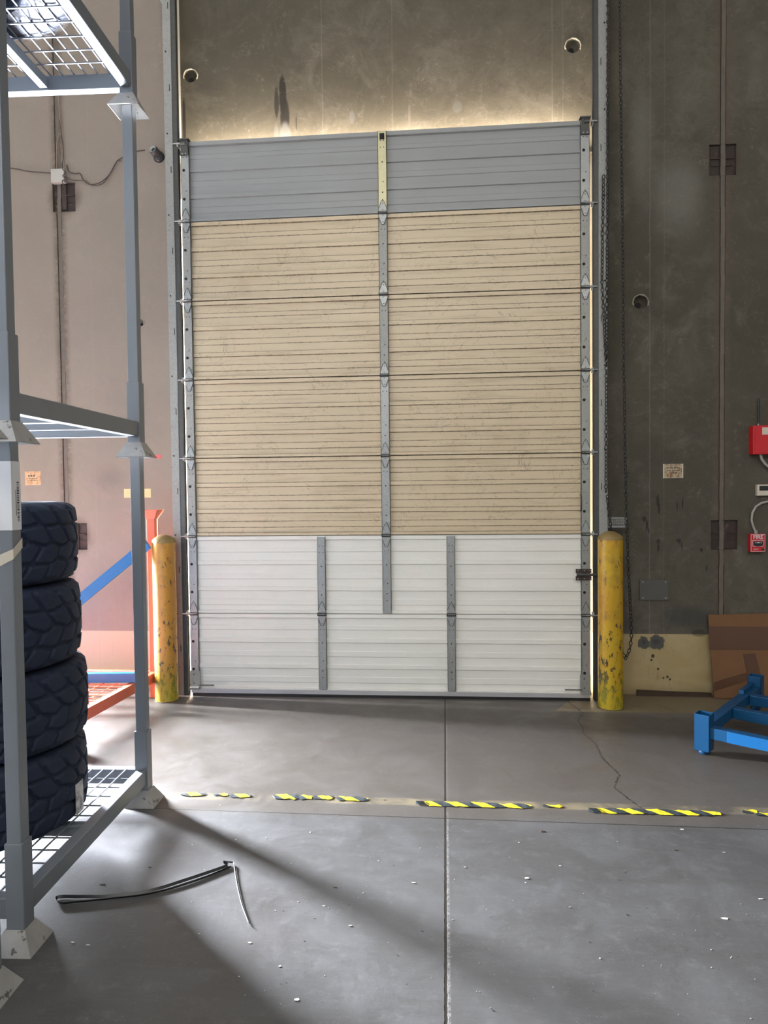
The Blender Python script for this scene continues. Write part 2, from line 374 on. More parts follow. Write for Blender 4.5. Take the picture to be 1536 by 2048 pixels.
WM = wall_mat()
OPX0, OPX1, OPZ = -1.655, 1.57, 4.16      # opening behind the dock door
b = MB()
def wb(x0, x1, z0, z1): b.box(x0, x1, WALL, WALL+.2, z0, z1)
# one slab with the dock opening and the side doorway cut out
DX0, DX1, DZ = -4.7, -3.8, 2.15
xs = [-9, DX0, DX1, OPX0, OPX1, 5.6]; zs = [0, DZ, OPZ, 8]
bmw = bmesh.new()
def solid(i, j): return not ((i == 1 and j == 0) or (i == 3 and j in (0, 1)))
vc = {}
def V(x, y, z):
    k = (x, y, z)
    if k not in vc: vc[k] = bmw.verts.new(k)
    return vc[k]
for i in range(5):
    for j in range(3):
        if not solid(i, j): continue
        for y in (WALL, WALL+.2):
            bmw.faces.new([V(xs[i], y, zs[j]), V(xs[i+1], y, zs[j]), V(xs[i+1], y, zs[j+1]), V(xs[i], y, zs[j+1])])
        for (di, dj, e) in ((-1, 0, ((i, j), (i, j+1))), (1, 0, ((i+1, j), (i+1, j+1))), (0, -1, ((i, j), (i+1, j))), (0, 1, ((i, j+1), (i+1, j+1)))):
            ii, jj = i+di, j+dj
            if 0 <= ii < 5 and 0 <= jj < 3 and solid(ii, jj): continue
            (a0, a1), (b0, b1) = e
            bmw.faces.new([V(xs[a0], WALL, zs[a1]), V(xs[b0], WALL, zs[b1]), V(xs[b0], WALL+.2, zs[b1]), V(xs[a0], WALL+.2, zs[a1])])
bmesh.ops.recalc_face_normals(bmw, faces=bmw.faces)
me = bpy.data.meshes.new('wall_back'); bmw.to_mesh(me); bmw.free(); me.materials.append(WM); me.materials.append(M['hole'])
wall = bpy.data.objects.new('wall_back', me); COL.objects.link(wall); struct(wall)
# cutters for form-tie holes, panel joints and weld plate pockets
cut = MB()
HOLES = [(-1.556, 4.91, .050), (1.426, 4.955, .052), (1.926, 3.011, .052), (-2.012, 2.981, .03)]
for (x, z, r) in HOLES:
    m = Matrix.Translation((x, WALL-.01, z)) @ Matrix.Rotation(-PI/2, 4, 'X')
    cut.lathe([(0.0001, 0), (r*1.05, 0), (r, .012), (r*.80, .05), (.0001, .062)], 24, 0, m)
PLATES = [(-2.63, 4.01, .096, .118), (2.525, 4.05, .098, .116), (2.548, 1.235, .098, .112), (-2.60, 1.25, .095, .11)]
for (x, z, a, h) in PLATES: cut.box(x-a, x+a, WALL-.01, WALL+.03, z-h, z+h)
for jx, segs in ((JL, ((.0, 1.14), (1.36, 3.892), (4.128, 7.5))), (JR, ((.0, 1.123), (1.347, 3.934), (4.166, 7.5)))):
    for a, c_ in segs: cut.box(jx-.022, jx+.022, WALL-.01, WALL+.014, a+(.002 if a else .001), c_-.002)
co = cut.build('cutter', WM)
md = wall.modifiers.new('cut', 'BOOLEAN'); md.object = co; md.operation = 'DIFFERENCE'; md.solver = 'EXACT'
bpy.context.view_layer.update()
dg = bpy.context.evaluated_depsgraph_get()
nm = bpy.data.meshes.new_from_object(wall.evaluated_get(dg)); wall.modifiers.clear(); wall.data = nm
bpy.data.objects.remove(co)
for (x, z, r) in HOLES:
    b = MB(); b.disc((x-r*.15, WALL+.040, z-r*.25), r*.42, 16, 0, .012); b.build('tie_socket', M['hole'], wall)
    rr = random.Random(int(r*1e4)); b = MB(); N_ = 22
    ring = [(x+math.cos(q)*r*rr.uniform(1.08, 1.16), WALL-.001, z+math.sin(q)*r*rr.uniform(1.06, 1.16)) for q in [(-.5+i/(N_-1)*4.0) for i in range(N_)]]
    b.tube(ring, [.003+rr.uniform(0, .004) for _ in ring], 6); b.build('chipped_rim', simple('chipped_concrete', (.30, .27, .22), .9, 0, .3, 60), wall)
for jx in (JL, JR):
    b = MB(); rng = random.Random(3)
    for k in range(75):
        z = k*.1; dx = rng.uniform(-.002, .002)
        b.box(jx-.012+dx, jx+.019+dx, WALL+.003, WALL+.015, z, z+.1)
    b.build('joint_sealant', M['caulk'], wall)
for (x, z, a, h) in PLATES:
    b = MB(); b.box(x-a+.004, x+a-.004, WALL+.02, WALL+.031, z-h+.004, z+h-.004)
    b.box(x-a+.015, x+a-.015, WALL+.008, WALL+.022, z+.012, z+.022); b.box(x-a+.02, x+a-.02, WALL+.012, WALL+.022, z-.04, z-.034)
    b.box(x-.018, x+.018, WALL+.005, WALL+.022, z-.10, z+.10)
    b.build('weld_plate', M['rust'], wall)
# other walls and roof of the hall
def shell(name, args, m):
    b = MB(); b.box(*args); return struct(b.build(name, m))
hall = simple('hall_wall', (.22, .21, .19), .85, 0, .1, 2)
shell('wall_left', (-9.2, -9, -16, WALL+.2, 0, 8), hall)
shell('wall_right', (5.6, 5.8, -16, WALL+.2, 0, 8), hall)
shell('wall_front', (-9.2, 5.8, -16.2, -16, 0, 8), hall)
shell('ceiling', (-9.2, 5.8, -16.2, WALL+.2, 8, 8.2), hall)
# ------------------------------------------------------------------ the sectional dock door
door = bpy.data.objects.new('door_1', None); COL.objects.link(door); struct(door, 'tall sectional dock door of ribbed steel panels, cream in the middle and white below')
SH = .6096; DZ0 = .04; XL, XR = -1.58, 1.51
def section_profile(h):
    # (z fraction from the top, depth towards the room)
    P = [(0, 0), (.003, -.002), (.007, -.016), (.052, -.016), (.058, 0)]
    def rib(a, b_, d):
        P.extend([(a, 0), (a+.008, -d), (b_-.008, -d), (b_, 0)])
    rib(.150, .215, .004); rib(.315, .378, .011); rib(.480, .560, .004); rib(.650, .713, .011); rib(.810, .895, .004)
    P += [(.955, 0), (.961, -.016), (.993, -.016), (.997, -.002), (1, 0)]
    return [((1-f)*h, y) for f, y in P]
def stile_mesh(zb, h, w_, holes=True, big=True):
    b = MB()
    b.box(-w_/2, w_/2, -.030, -.026, zb, zb+h)
    b.box(-w_/2, -w_/2+.003, -.030, 0, zb, zb+h); b.box(w_/2-.003, w_/2, -.030, 0, zb, zb+h)
    if holes:
        for f, dx, r in ((.12, -.013, .0035), (.12, .013, .0035), (.20, -.013, .0035), (.20, .013, .0035), (.84, 0, .004), (.62, .006, .004)):
            b.disc((dx, -.032, zb+h*(1-f)), r, 8, 1)
        if big:
            for f in (.36, .72): b.disc((-.010, -.0325, zb+h*(1-f)), .011, 14, 1)
        else:
            b.disc((0, -.0325, zb+h*.62), .005, 10, 1); b.disc((0, -.0325, zb+h*.25), .005, 10, 1)
    return b
def hinge_mesh():
    b = MB(); up = [(-.029, 0), (.029, 0), (.029, .034), (.009, .088), (-.009, .088), (-.029, .034)]
    b.prism(up, -.036, -.030); b.prism([(x, -z) for x, z in up], -.036, -.030)
    for sg in (1, -1):
        rim = [(-.029, .034*sg), (-.009, .088*sg), (.009, .088*sg), (.029, .034*sg)]
        b.tube([(x, -.037, z) for x, z in rim], .0022, 6, 1)
        for z in (.022, .070): b.lathe([(.0001, -.004), (.0045, -.004), (.0055, 0)], 8, 0, Matrix.Translation((0, -.036, z*sg)) @ Matrix.Rotation(PI/2, 4, 'X') @ Matrix.Scale(-1, 4, (0, 0, 1)))
    b.tube([(-.036, -.040, 0), (.036, -.040, 0)], .009, 10, 1)
    b.box(-.034, .034, -.038, -.03, -.014, .012, 1)
    b.tube([(-.026, -.049, .001), (.026, -.049, .001)], .0022, 6, 0)
    return b
XC = -.02
XS = [at(643, 1150, 1, -.03).x, at(902, 1150, 1, -.03).x]
hinge_src = hinge_mesh().build('hinge', [M['galv'], M['dark_steel']], door)
hinge_used = False
def put_hinge(x, z, par):
    global hinge_used
    if not hinge_used: o = hinge_src; hinge_used = True
    else: o = hinge_src.copy(); COL.objects.link(o)
    o.parent = par; o.location = (x, 0, z); return o
def roller(x, z, sgn, par):
    b = MB(); b.tube([(x, -.045, z), (x+sgn*.085, -.045, z)], .0055, 8)
    m = Matrix.Translation((x+sgn*.055, -.015, z)) @ Matrix.Rotation(PI/2, 4, 'Y')
    b.lathe([(.006, -.008), (.022, -.008), (.024, 0), (.022, .008), (.006, .008)], 16, 0, m)
    return b.build('roller', M['galv'], par)
for k in range(7):
    i = 6-k                      # k = 0 is the bottom section
    z0 = DZ0 + k*SH
    par = None
    m = M['panel_new'] if k < 2 else (M['panel_top'] if k == 6 else M['panel_old'])
    b = MB(); prof = section_profile(SH)
    # ribbed front skin with a closed pan behind it
    vs = []; fs = []
    for x in (XL, XR):
        vs += [(x, y, z0+z) for z, y in prof] + [(x, .05, z0), (x, .05, z0+SH)]
    n_ = len(prof)+2
    fs = [(j, (j+1) % n_, n_+(j+1) % n_, n_+j) for j in range(n_)] + [tuple(range(n_)), tuple(range(2*n_-1, n_-1, -1))]
    b.add(vs, fs)
    sec = b.build('door_section', m, door)
    gm = [M['galv_old'] if 2 <= k <= 5 else M['galv'], M['hole']]
    if k < 2: gm[0] = M['galv']
    ht = SH - (.0 if k < 6 else .0)
    for x, w_ in ((XL+.033, .066), (XR-.033, .066)):
        stile_mesh(z0, SH, w_).build('end_stile', gm, sec).location = (x, 0, 0)
    if k >= 1:
        cm = [M['galv_yellow'] if k == 6 else (M['galv_old'] if k >= 4 else M['galv']), M['hole']]
        stile_mesh(z0 + (.0 if k > 1 else .01), SH-(.0 if k > 1 else .01), .066, True, False).build('centre_stile', cm, sec).location = (XC, 0, 0)
    if k < 2:
        for x in XS: stile_mesh(z0+(.02 if k == 0 else 0), SH-(.02 if k == 0 else .01), .062, True, False).build('stiffener', [M['galv'], M['hole']], sec).location = (x, 0, 0)
    if k < 6:
        for x in (XL+.033, XR-.033): put_hinge(x, z0+SH, sec)
        if k >= 1: put_hinge(XC, z0+SH, sec)
        if k == 0:
            for x in XS: put_hinge(x, z0+SH, sec)
    if k == 6:
        # top roller carriers
        for x, sg in ((XL+.033, -1), (XR-.033, 1)):
            b = MB(); b.prism([(x-.033, z0+SH-.11), (x+.033, z0+SH-.11), (x+.025, z0+SH+.012), (x-.025, z0+SH+.012)], -.046, -.030)
            b.box(x-.04, x+.04, -.055, .0, z0+SH+.004, z0+SH+.014)
            for dx in (-.013, .013): b.disc((x+dx, -.049, z0+SH-.10), .005, 8, 1, .003)
            b.tube([(x-.01*sg, -.04, z0+SH-.02), (x+.03*sg, -.045, z0+SH-.02)], .016, 12)
            b.build('top_bracket', [M['dark_steel'], M['galv']], sec)
        b = MB(); b.box(XC-.018, XC+.018, -.034, -.031, z0+SH-.065, z0+SH-.020); b.build('strut_socket', M['hole'], sec)
        b = MB(); b.box(XL+.066, XR-.066, -.020, -.012, z0+SH-.030, z0+SH); b.build('top_rail', M['panel_top'], sec)
    for x, sg in ((XL+.033, -1), (XR-.033, 1)): roller(x, z0+SH-(.02 if k == 6 else 0), sg, sec)
    if k == 0:
        b = MB(); b.box(XL, XR, -.028, .05, .024, .044); b.box(XL, XR, -.032, -.026, .022, .055); b.build('bottom_rail', M['alu'], sec)
        b = MB(); b.box(XL+.01, XR-.0, -.030, .045, -.0, .030); b.build('bottom_seal', M['black'], sec)
        for x, sg in ((XL+.038, 1), (XR-.038, -1)):
            b = MB(); b.box(x-.038, x+.038, -.042, -.030, .055, .20); b.box(x-.036, x+.036, -.075, -.03, .055, .075)
            for dz in (.10, .17): b.disc((x-.01, -.045, dz), .006, 10, 1, .003)
            b.build('bottom_bracket', [M['galv_old'], M['dark_steel']], sec)
            b = MB(); b.tube([(x+sg*.03, -.05, .088), (x+sg*.155, -.05, .088)], .005, 8); b.build('lift_rod', M['dark_steel'], sec)
    if k == 1:
        p0 = at(1152, 1138, 1, -.045); p1 = at(1186, 1161, 1, -.045); cz = (p0.z+p1.z)/2
        b = MB()
        b.box(p0.x, p1.x-.01, -.040, -.032, cz+.012, p0.z); b.box(p0.x, p1.x-.01, -.040, -.032, p1.z, cz-.012)
        for fx in (.12, .5, .85):
            for z in (p0.z-.012, p1.z+.012): b.disc((p0.x+(p1.x-p0.x)*fx, -.043, z), .0045, 8, 1, .003)
        b.tube([(p0.x+.005, -.045, cz), (p1.x+.03, -.045, cz)], .010, 12, 2)
        b.build('slide_bolt', [M['rust'], M['galv'], M['dark_steel']], sec)
    if k == 2:
        p0 = at(1162, 990, 1, -.05); p1 = at(1162, 1022, 1, -.05)
        b = MB(); b.tube([(p0.x, -.03, p0.z), (p0.x, -.055, p0.z-.01), (p0.x, -.058, (p0.z+p1.z)/2), (p0.x, -.055, p1.z+.01), (p0.x, -.03, p1.z)], .006, 8)
        b.build('lift_handle', M['dark_steel'], sec)
# ------------------------------------------------------------------ vertical door tracks
def track(x, sg, label):
    t = thing('door_track', label, 'track', (x, WALL, 0))
    b = MB()
    b.box(-.002, .002, -.195, -.002, 0, 7.5)
    b.box(0, sg*.060, -.197, -.193, 0, 7.5)
    for k in range(12):
        z = .35+k*.62
        b.box(sg*.012, sg*.017, -.199, -.192, z, z+.05, 1)
        b.disc((sg*.04, -.200, z+.3), .006, 8, 1, .003)
    b.build('wall_angle', [M['galv_old'], M['hole']], t)
    b = MB(); xi = -sg*.040
    b.box(xi, -sg*.002, -.190, -.188, 0, 7.5); b.box(xi*.9-.001, xi*.9+.001, -.190, -.182, 0, 7.5)
    b.box(xi, -sg*.002, -.150, -.148, 0, 7.5); b.box(xi*.9-.001, xi*.9+.001, -.156, -.150, 0, 7.5)
    b.build('roller_channel', M['dark_steel'], t)
    return t
track(-1.640, -1, 'speckled galvanised door track left of the ribbed door, by the left yellow bollard')
track(1.576, 1, 'brownish galvanised door track right of the ribbed door, beside the hanging chain')
# ------------------------------------------------------------------ bollards
def bollard(x, y, top, label, mname, a, b2, wear):
    r = .088; mt = yellow_paint(mname, top-.03, a, b2, wear)
    t = thing('bollard', label, 'bollard', (x, y, 0))
    b = MB(); b.lathe([(r, 0), (r, top-.06)], 48); b.build('pipe', mt, t)
    b = MB(); b.lathe([(r+.001, top-.062), (r+.001, top-.050), (r*.93, top-.035), (r*.62, top-.014), (r*.25, top-.002), (.0005, top)], 48)
    b.build('cap', simple(mname+'_cap', (.20, .135, .045), .6, 0, .3, 14), t)
    b = MB(); pts = []
    for i in range(24):
        a = 2*PI*i/24; pts.append((math.cos(a)*(r+.004+.006*((i*7) % 5)/5), math.sin(a)*(r+.004+.006*((i*3) % 5)/5)))
    b.prism(pts, 0, .006, 'z'); b.build('base_grout', simple(mname+'_base', (.10, .08, .04), .8, 0, .3, 20), t)
    return t
zt = at(332, 1069, 1, -.15).z; xl = at(331, 1250, 1, -.15).x
bollard(xl, -.15, zt, 'faded orange-yellow bollard left of the door with black scrapes on its side', 'left_bollard_paint', (.42, .21, .028), (.36, .15, .022), .05)
zt = at(1222, 1062, 1, -.18).z; xr = at(1221, 1250, 1, -.18).x
bollard(xr, -.18, zt, 'bright yellow chipped bollard right of the door in front of the chain', 'right_bollard_paint', (.46, .29, .010), (.44, .21, .008), .05)
# ------------------------------------------------------------------ hand chain
def chain_mesh(b, pts, pitch=.029, lw=.022, ll=.040, r=.0034):
    pts = [Vector(p) for p in pts]; segs = [(pts[i+1]-pts[i]).length for i in range(len(pts)-1)]
    L = sum(segs); n = int(L/pitch)
    for k in range(n):
        d = (k+.5)*L/n; i = 0
        while i < len(segs)-1 and d > segs[i]: d -= segs[i]; i += 1
        p = pts[i]+(pts[i+1]-pts[i])*(d/segs[i]); t = (pts[i+1]-pts[i]).normalized()
        a = Vector((0, 1, 0)); u = t.cross(a).normalized(); v = t.cross(u)
        ang = PI/4+(PI/2)*(k % 2) + .25*math.sin(k*.37); s_ = u*math.cos(ang)+v*math.sin(ang)
        loop = []
        for q in range(10):
            th = 2*PI*q/10; loop.append(p+t*(math.cos(th)*(ll/2-r))+s_*(math.sin(th)*(lw/2)))
        b.tube(loop, r, 5, 0, True)
CY = -.062
def cp(px, py, y=CY): return at(px, py, 1, y)
ch = MB()
chain_mesh(ch, [cp(1216, -60), cp(1215, 400), cp(1213, 700), cp(1212, 985)])
chain_mesh(ch, [cp(1207, 350), cp(1204, 560), cp(1208, 640), cp(1212, 720)])
chain_mesh(ch, [cp(1238, -60), cp(1242, 250), cp(1245, 450), cp(1247, 700), cp(1250, 900), cp(1253, 1040), cp(1258, 1160), cp(1262, 1235), cp(1263, 1275), cp(1260, 1297), cp(1255, 1310), cp(1251, 1317), cp(1246, 1307), cp(1241, 1290), cp(1236, 1265), cp(1230, 1200), cp(1222, 1060), cp(1214, 990)])
tag(ch.build('hand_chain', simple('blackened_chain', (.02, .018, .016), .5, .2, .3, 40)), 'long dark steel hand chain hanging in a loop right of the door', 'chain')
# chain keeper: galvanised scroll bracket on the wall
t = thing('chain_keeper', 'galvanised chain keeper bracket above the right bollard', 'bracket', tuple(at(1215, 1050, 1, .03)))
o = Vector(t.location)
p0, p1, p2, p3 = cp(1213, 985, .03)-o, cp(1213, 1052, .03)-o, cp(1252, 1052, .03)-o, cp(1213, 1036, .03)-o
b = MB(); b.box(p1.x-.006, p1.x+.006, -.008, .008, p1.z, p0.z); b.box(p1.x-.006, p2.x, -.008, .008, p1.z-.012, p1.z+.004)
b.box(p1.x, p2.x, -.008, .008, p3.z-.006, p3.z+.004); b.box(p2.x-.012, p2.x, -.01, .01, p1.z-.012, p3.z)
b.build('bracket_arm', M['galv'], t)
b = MB(); z = (p1.z+p3.z)/2
for dz in (-.014, 0, .014): b.tube([(p1.x, -.016, z+dz), (p2.x-.005, -.016, z+dz)], .0045, 6)
for i in range(9):
    x = p1.x+.01+i*(p2.x-p1.x-.02)/8; b.box(x-.002, x+.002, -.02, -.012, z-.022, z+.022)
b.build('wound_chain', M['galv_old'], t)
b = MB(); b.box(p1.x-.02, p1.x+.02, .008, .129, p1.z-.02, p1.z+.0); b.box(p1.x-.02, p1.x+.02, .12, .128, p1.z-.05, p0.z); b.build('wall_plate', M['dark_steel'], t)
# ------------------------------------------------------------------ right wall fittings
FY = .085
def R_(px, py, y): return at(px, py, 1, y)
a_, c_ = R_(1506, 851, FY), R_(1560, 908, FY)
t = thing('fire_alarm_panel', 'red fire alarm communicator box with a black antenna on the right wall', 'alarm panel', (a_.x, WALL, c_.z))
H = a_.z-c_.z
b = MB(); b.box(0, .30, FY-WALL, 0, 0, H); b.build('housing', M['alarm'], t, .004)
b = MB(); b.box(.018, .30, FY-WALL-.003, FY-WALL, .012, H-.012); b.build('door_cover', M['alarm'], t, .002)
l0, l1 = R_(1524, 855, FY), R_(1550, 869, FY); b = MB()
b.box(l0.x-a_.x, l1.x-a_.x, FY-WALL-.006, FY-WALL-.003, l1.z-c_.z, l0.z-c_.z); b.build('name_plate', M['cream'], t)
n0, n1 = R_(1517, 797, .12), R_(1517, 850, .12); b = MB(); ax, ay = n0.x-a_.x, .12-WALL
b.tube([(ax, ay, H), (ax, ay, H+.018)], .006, 10, 1); b.tube([(ax, ay, H+.015), (ax, ay, n0.z-c_.z-.10), (ax, ay, n0.z-c_.z)], [.006, .0095, .0075], 10, 0)
b.build('antenna', [M['black'], M['galv']], t)
b = MB(); q = [R_(1521, 908, .12), R_(1523, 918, .12), R_(1530, 928, .12), R_(1540, 936, .12), R_(1556, 941, .12)]
b.tube(q, .010, 10); tag(b.build('flexible_conduit', M['conduit']), 'grey flexible conduit curving out from under the red alarm box', 'conduit')
a_, c_ = R_(1515, 969, .12), R_(1560, 991, .12)
t = thing('annunciator', 'small cream wall unit with a black display, between the red alarm boxes', 'control unit', (a_.x, WALL, c_.z))
b = MB(); b.box(0, c_.x-a_.x, .12-WALL, 0, 0, a_.z-c_.z); b.build('housing', M['cream'], t, .003)
b = MB(); b.box(.014, c_.x-a_.x-.01, .117-WALL, .12-WALL, (a_.z-c_.z)*.45, (a_.z-c_.z)*.88); b.build('display', M['black'], t)
a_, c_ = R_(1501, 1068, .11), R_(1531, 1104, .11)
t = thing('fire_pull_station', 'red FIRE pull station with a black handle below the wall conduit', 'fire alarm', (a_.x, WALL, c_.z))
wd, H = c_.x-a_.x, a_.z-c_.z; y = .11-WALL
b = MB(); b.box(-.0, wd, y, 0, 0, H); b.build('housing', M['alarm'], t, .002)
b = MB()
for (x0, x1, z0, z1) in ((.003, wd-.003, H-.006, H-.0035), (.003, wd-.003, .0035, .006), (.003, .0055, .0035, H-.0035), (wd-.0055, wd-.003, .0035, H-.0035)): b.box(x0, x1, y-.001, y, z0, z1)
for (x0, x1, z0, z1) in ((wd*.16, wd*.84, H*.64, H*.665), (wd*.14, wd*.17, H*.33, H*.665), (wd*.83, wd*.86, H*.33, H*.665), (wd*.16, wd*.84, H*.31, H*.335), (wd*.2, wd*.55, H*.17, H*.185), (wd*.2, wd*.5, H*.13, H*.14)): b.box(x0, x1, y-.0012, y, z0, z1)
b.build('printed_border', M['white'], t)
b = MB(); b.prism([(wd*.2, H*.58), (wd*.2, H*.40), (wd*.35, H*.34), (wd*.65, H*.34), (wd*.8, H*.40), (wd*.8, H*.58)], y-.010, y)
b.box(wd*.72, wd*.93, y-.002, y, H*.10, H*.18); b.build('handle', M['black'], t)
b = MB()
for i in range(5): b.box(wd*(.27+i*.1), wd*(.27+i*.1)+.004, y-.0115, y-.010, H*.50, H*.55)
b.box(wd*.42, wd*.54, y-.0125, y-.0105, H*.51, H*.555); b.build('handle_print', M['white'], t)
def text(body, size, name, m, parent, loc, rot):
    cu = bpy.data.curves.new(name, 'FONT'); cu.body = body; cu.size = size; cu.align_x = 'CENTER'; cu.extrude = .0006; cu.offset = .0006
    o = bpy.data.objects.new(name, cu); COL.objects.link(o); bpy.context.view_layer.update()
    me = bpy.data.meshes.new_from_object(o.evaluated_get(bpy.context.evaluated_depsgraph_get())); bpy.data.objects.remove(o)
    me.materials.clear(); me.materials.append(m); o = bpy.data.objects.new(name, me); COL.objects.link(o)
    if parent: o.parent = parent
    o.location = loc; o.rotation_euler = rot; return o
text('FIRE', .040, 'fire_lettering', M['white'], t, (wd*.5, y-.0015, H*.73), (PI/2, 0, 0))
b = MB(); q = [R_(1512, 1066, .135), R_(1506, 1052, .135), R_(1503, 1040, .135), R_(1505, 1025, .135), R_(1512, 1013, .135), R_(1523, 1006, .135), R_(1536, 1003, .135), R_(1560, 1001, .135)]
b.tube(q, .0085, 10); e = q[0]; b.tube([e+Vector((-.001, 0, -.008)), e+Vector((0, 0, .006))], .013, 10); b.tube([e+Vector((.002, 0, .012)), e+Vector((.004, 0, .018))], .012, 10)
tag(b.build('conduit', M['conduit']), 'grey bent conduit rising from the FIRE pull station', 'conduit')
def flat(name, x0, y0, x1, y1, m, label, cat, th=.002, tilt=0):
    p, q = at(x0, y0, 1, WALL), at(x1, y1, 1, WALL); b = MB(); w_, h_ = q.x-p.x, p.z-q.z
    b.box(-w_/2, w_/2, -th, -.0003, -h_/2, h_/2)
    o = b.build(name, m); o.location = ((p.x+q.x)/2, WALL, (p.z+q.z)/2); o.rotation_euler[1] = tilt
    return tag(o, label, cat), w_, h_
def ink(parent, rows, m, y, seed=1, name='printed_text'):
    b = MB(); r = random.Random(seed)
    for (x0, x1, z, h) in rows:
        x = x0
        while x < x1:
            l = r.uniform(.005, .018); b.box(x, min(x+l, x1), y-.0008, y, z, z+h); x += l+r.uniform(.003, .008)
    b.build(name, m, parent)
o, w_, h_ = flat('wall_notice', 1327, 928, 1365, 956, M['paper_brown'], 'brown stained paper notice taped to the bare wall right of the chain', 'notice')
ink(o, [(-.05, .05, .02, .008), (-.045, .05, .002, .005), (0, .03, -.018, .008)], M['cable'], -.002, 2)
for sx in (-1, 1):
    b = MB(); b.box(sx*w_/2-.004, sx*w_/2+.004, -.003, -.002, -h_/2, h_/2); b.build('tape_strip', M['cream'], o)
o, w_, h_ = flat('wall_notice', 50, 943, 82, 970, M['paper_orange'], 'faded orange torn notice on the wall above the tyres', 'notice')
ink(o, [(-.04, .02, .012, .016), (-.045, .04, -.004, .005), (-.045, .045, -.018, .004)], M['cable'], -.002, 5)
b = MB(); bo = M['red']
for (x0, x1, z0, z1) in ((-w_/2+.008, w_/2-.008, h_/2-.012, h_/2-.009), (-w_/2+.008, w_/2-.008, -h_/2+.009, -h_/2+.012), (-w_/2+.008, -w_/2+.011, -h_/2+.009, h_/2-.009), (w_/2-.011, w_/2-.008, -h_/2+.009, h_/2-.009)): b.box(x0, x1, -.0028, -.002, z0, z1)
b.build('printed_frame', simple('faded_red_ink', (.62, .28, .14), .7), o)
flat('yellow_sticker', 248, 978, 302, 995, M['yellow_label'], 'blank pale yellow sticker on the wall behind the rack post', 'sticker')
flat('red_tape_piece', 300, 910, 322, 917, simple('faded_pink_tape', (.60, .10, .10), .6), 'scrap of faded red tape on the wall left of the door', 'tape')
o, w_, h_ = flat('cover_plate', 1279, 1159, 1336, 1200, M['plate'], 'grey painted steel cover plate screwed to the wall beside the chain', 'plate', .012)
b = MB()
for sx in (-1, 1):
    for sz in (-1, 1):
        b = MB(); b.disc((sx*(w_/2-.022), -.016, sz*(h_/2-.018)), .006, 10, 0, .004); b.build('screw', M['galv'], o)
# scribbled marker on the wall
b = MB(); r = random.Random(11)
for row, (y0, x0, x1) in enumerate(((946, 1243, 1262), (955, 1248, 1262), (965, 1247, 1268))):
    p = at(x0, y0, 1, WALL); q = at(x1, y0, 1, WALL); x = p.x; pts = []
    while x < q.x: pts.append((x, WALL-.0015, p.z+r.uniform(-.010, .010))); x += .006
    b.tube(pts, .0014, 4)
tag(b.build('marker_scribble', M['black']), 'small black marker scribble on the wall behind the chain', 'writing')
# leaning cardboard
t0 = at(1415, 1230, 1, .145); b0 = at(1428, 1396, 1, .07)
t = thing('cardboard_sheet', 'large brown flattened cardboard box leaning on the wall behind the blue frame', 'cardboard', (b0.x, .07, .004))
lean = math.atan2(.065, t0.z); Lh = math.hypot(t0.z, .065); dx = t0.x-b0.x
m = Matrix.Rotation(-lean, 4, 'X')
b = MB(); b.prism([(0, 0), (1.0, 0), (1.0, Lh+.03), (dx, Lh)], -.004, .004, 'y', 0, m); b.build('board', M['card'], t)
b = MB(); b.box(dx, 1.0, -.0055, -.004, Lh*.58, Lh*.86, 0, m); b.prism([(0, .12), (.26, .20), (.26, .14), (0, .05)], -.0055, -.004, 'y', 0, m)
b.prism([(.22, .33), (.31, .34), (.36, .12), (.26, .10)], -.006, -.004, 'y', 0, m); b.build('packing_tape', M['cardtape'], t)
b = MB(); p = at(1274, 1388, 1, .12); q = at(1425, 1398, 1, .10)
b.prism([(0, 0), (q.x-p.x, 0), (q.x-p.x, .028), (.25, .035), (0, .045)], -.012, .012, 'y'); o = b.build('wood_strip', M['wood']); o.location = (p.x, .125, 0)
tag(o, 'dark splintered wooden strip lying along the foot of the right wall', 'wood')
# ------------------------------------------------------------------ blue steel frame, right
ang = math.radians(53)
t = thing('blue_base_frame', 'bright blue welded steel base frame on the floor at the right edge', 'frame', (1.972, -1.065, 0), rz=ang-PI/2)
# local y runs back along the side rail, local x to the right
Lx, Ly, hp = 1.3, 1.12, .245
b = MB()
def posts(b, x, y, h, w=.088, wall_=.006):
    b.box(x-w/2, x-w/2+wall_, y-w/2, y+w/2, .025, h); b.box(x+w/2-wall_, x+w/2, y-w/2, y+w/2, .025, h)
    b.box(x-w/2, x+w/2, y-w/2, y-w/2+wall_, .025, h); b.box(x-w/2, x+w/2, y+w/2-wall_, y+w/2, .025, h)
for (x, y) in ((0, 0), (0, Ly), (Lx, 0), (Lx, Ly)):
    b = MB(); posts(b, x, y, hp); b.box(x-.04, x+.04, y-.04, y+.04, .03, .034); b.build('corner_post', M['blue'], t, .002)
    b = MB(); b.lathe([(.0005, 0), (.026, 0), (.030, .006), (.030, .018), (.024, .028), (.0005, .028)], 20, 0, Matrix.Translation((x, y, 0))); b.build('levelling_foot', M['blue'], t)
for x in (0, Lx):
    b = MB(); b.box(x-.032, x+.032, .044, Ly-.044, .105, .175); b.build('side_rail', M['blue'], t, .003)
for i, y in enumerate((0, .48, .86)):
    b = MB(); b.box(.034, Lx-.034, y-.032, y+.032, .105, .172); b.build('cross_rail', M['blue'], t, .003)
b = MB(); b.box(.14, Lx-.14, -.036, -.033, .106, .171); b.build('sleeve', M['blue_light'], t, .001)
b = MB(); b.prism([(-.03, Ly-.04), (-.03, Ly-.30), (.0, Ly-.30), (.0, Ly-.04)], .172, .20, 'z'); b.build('gusset', M['blue'], t)
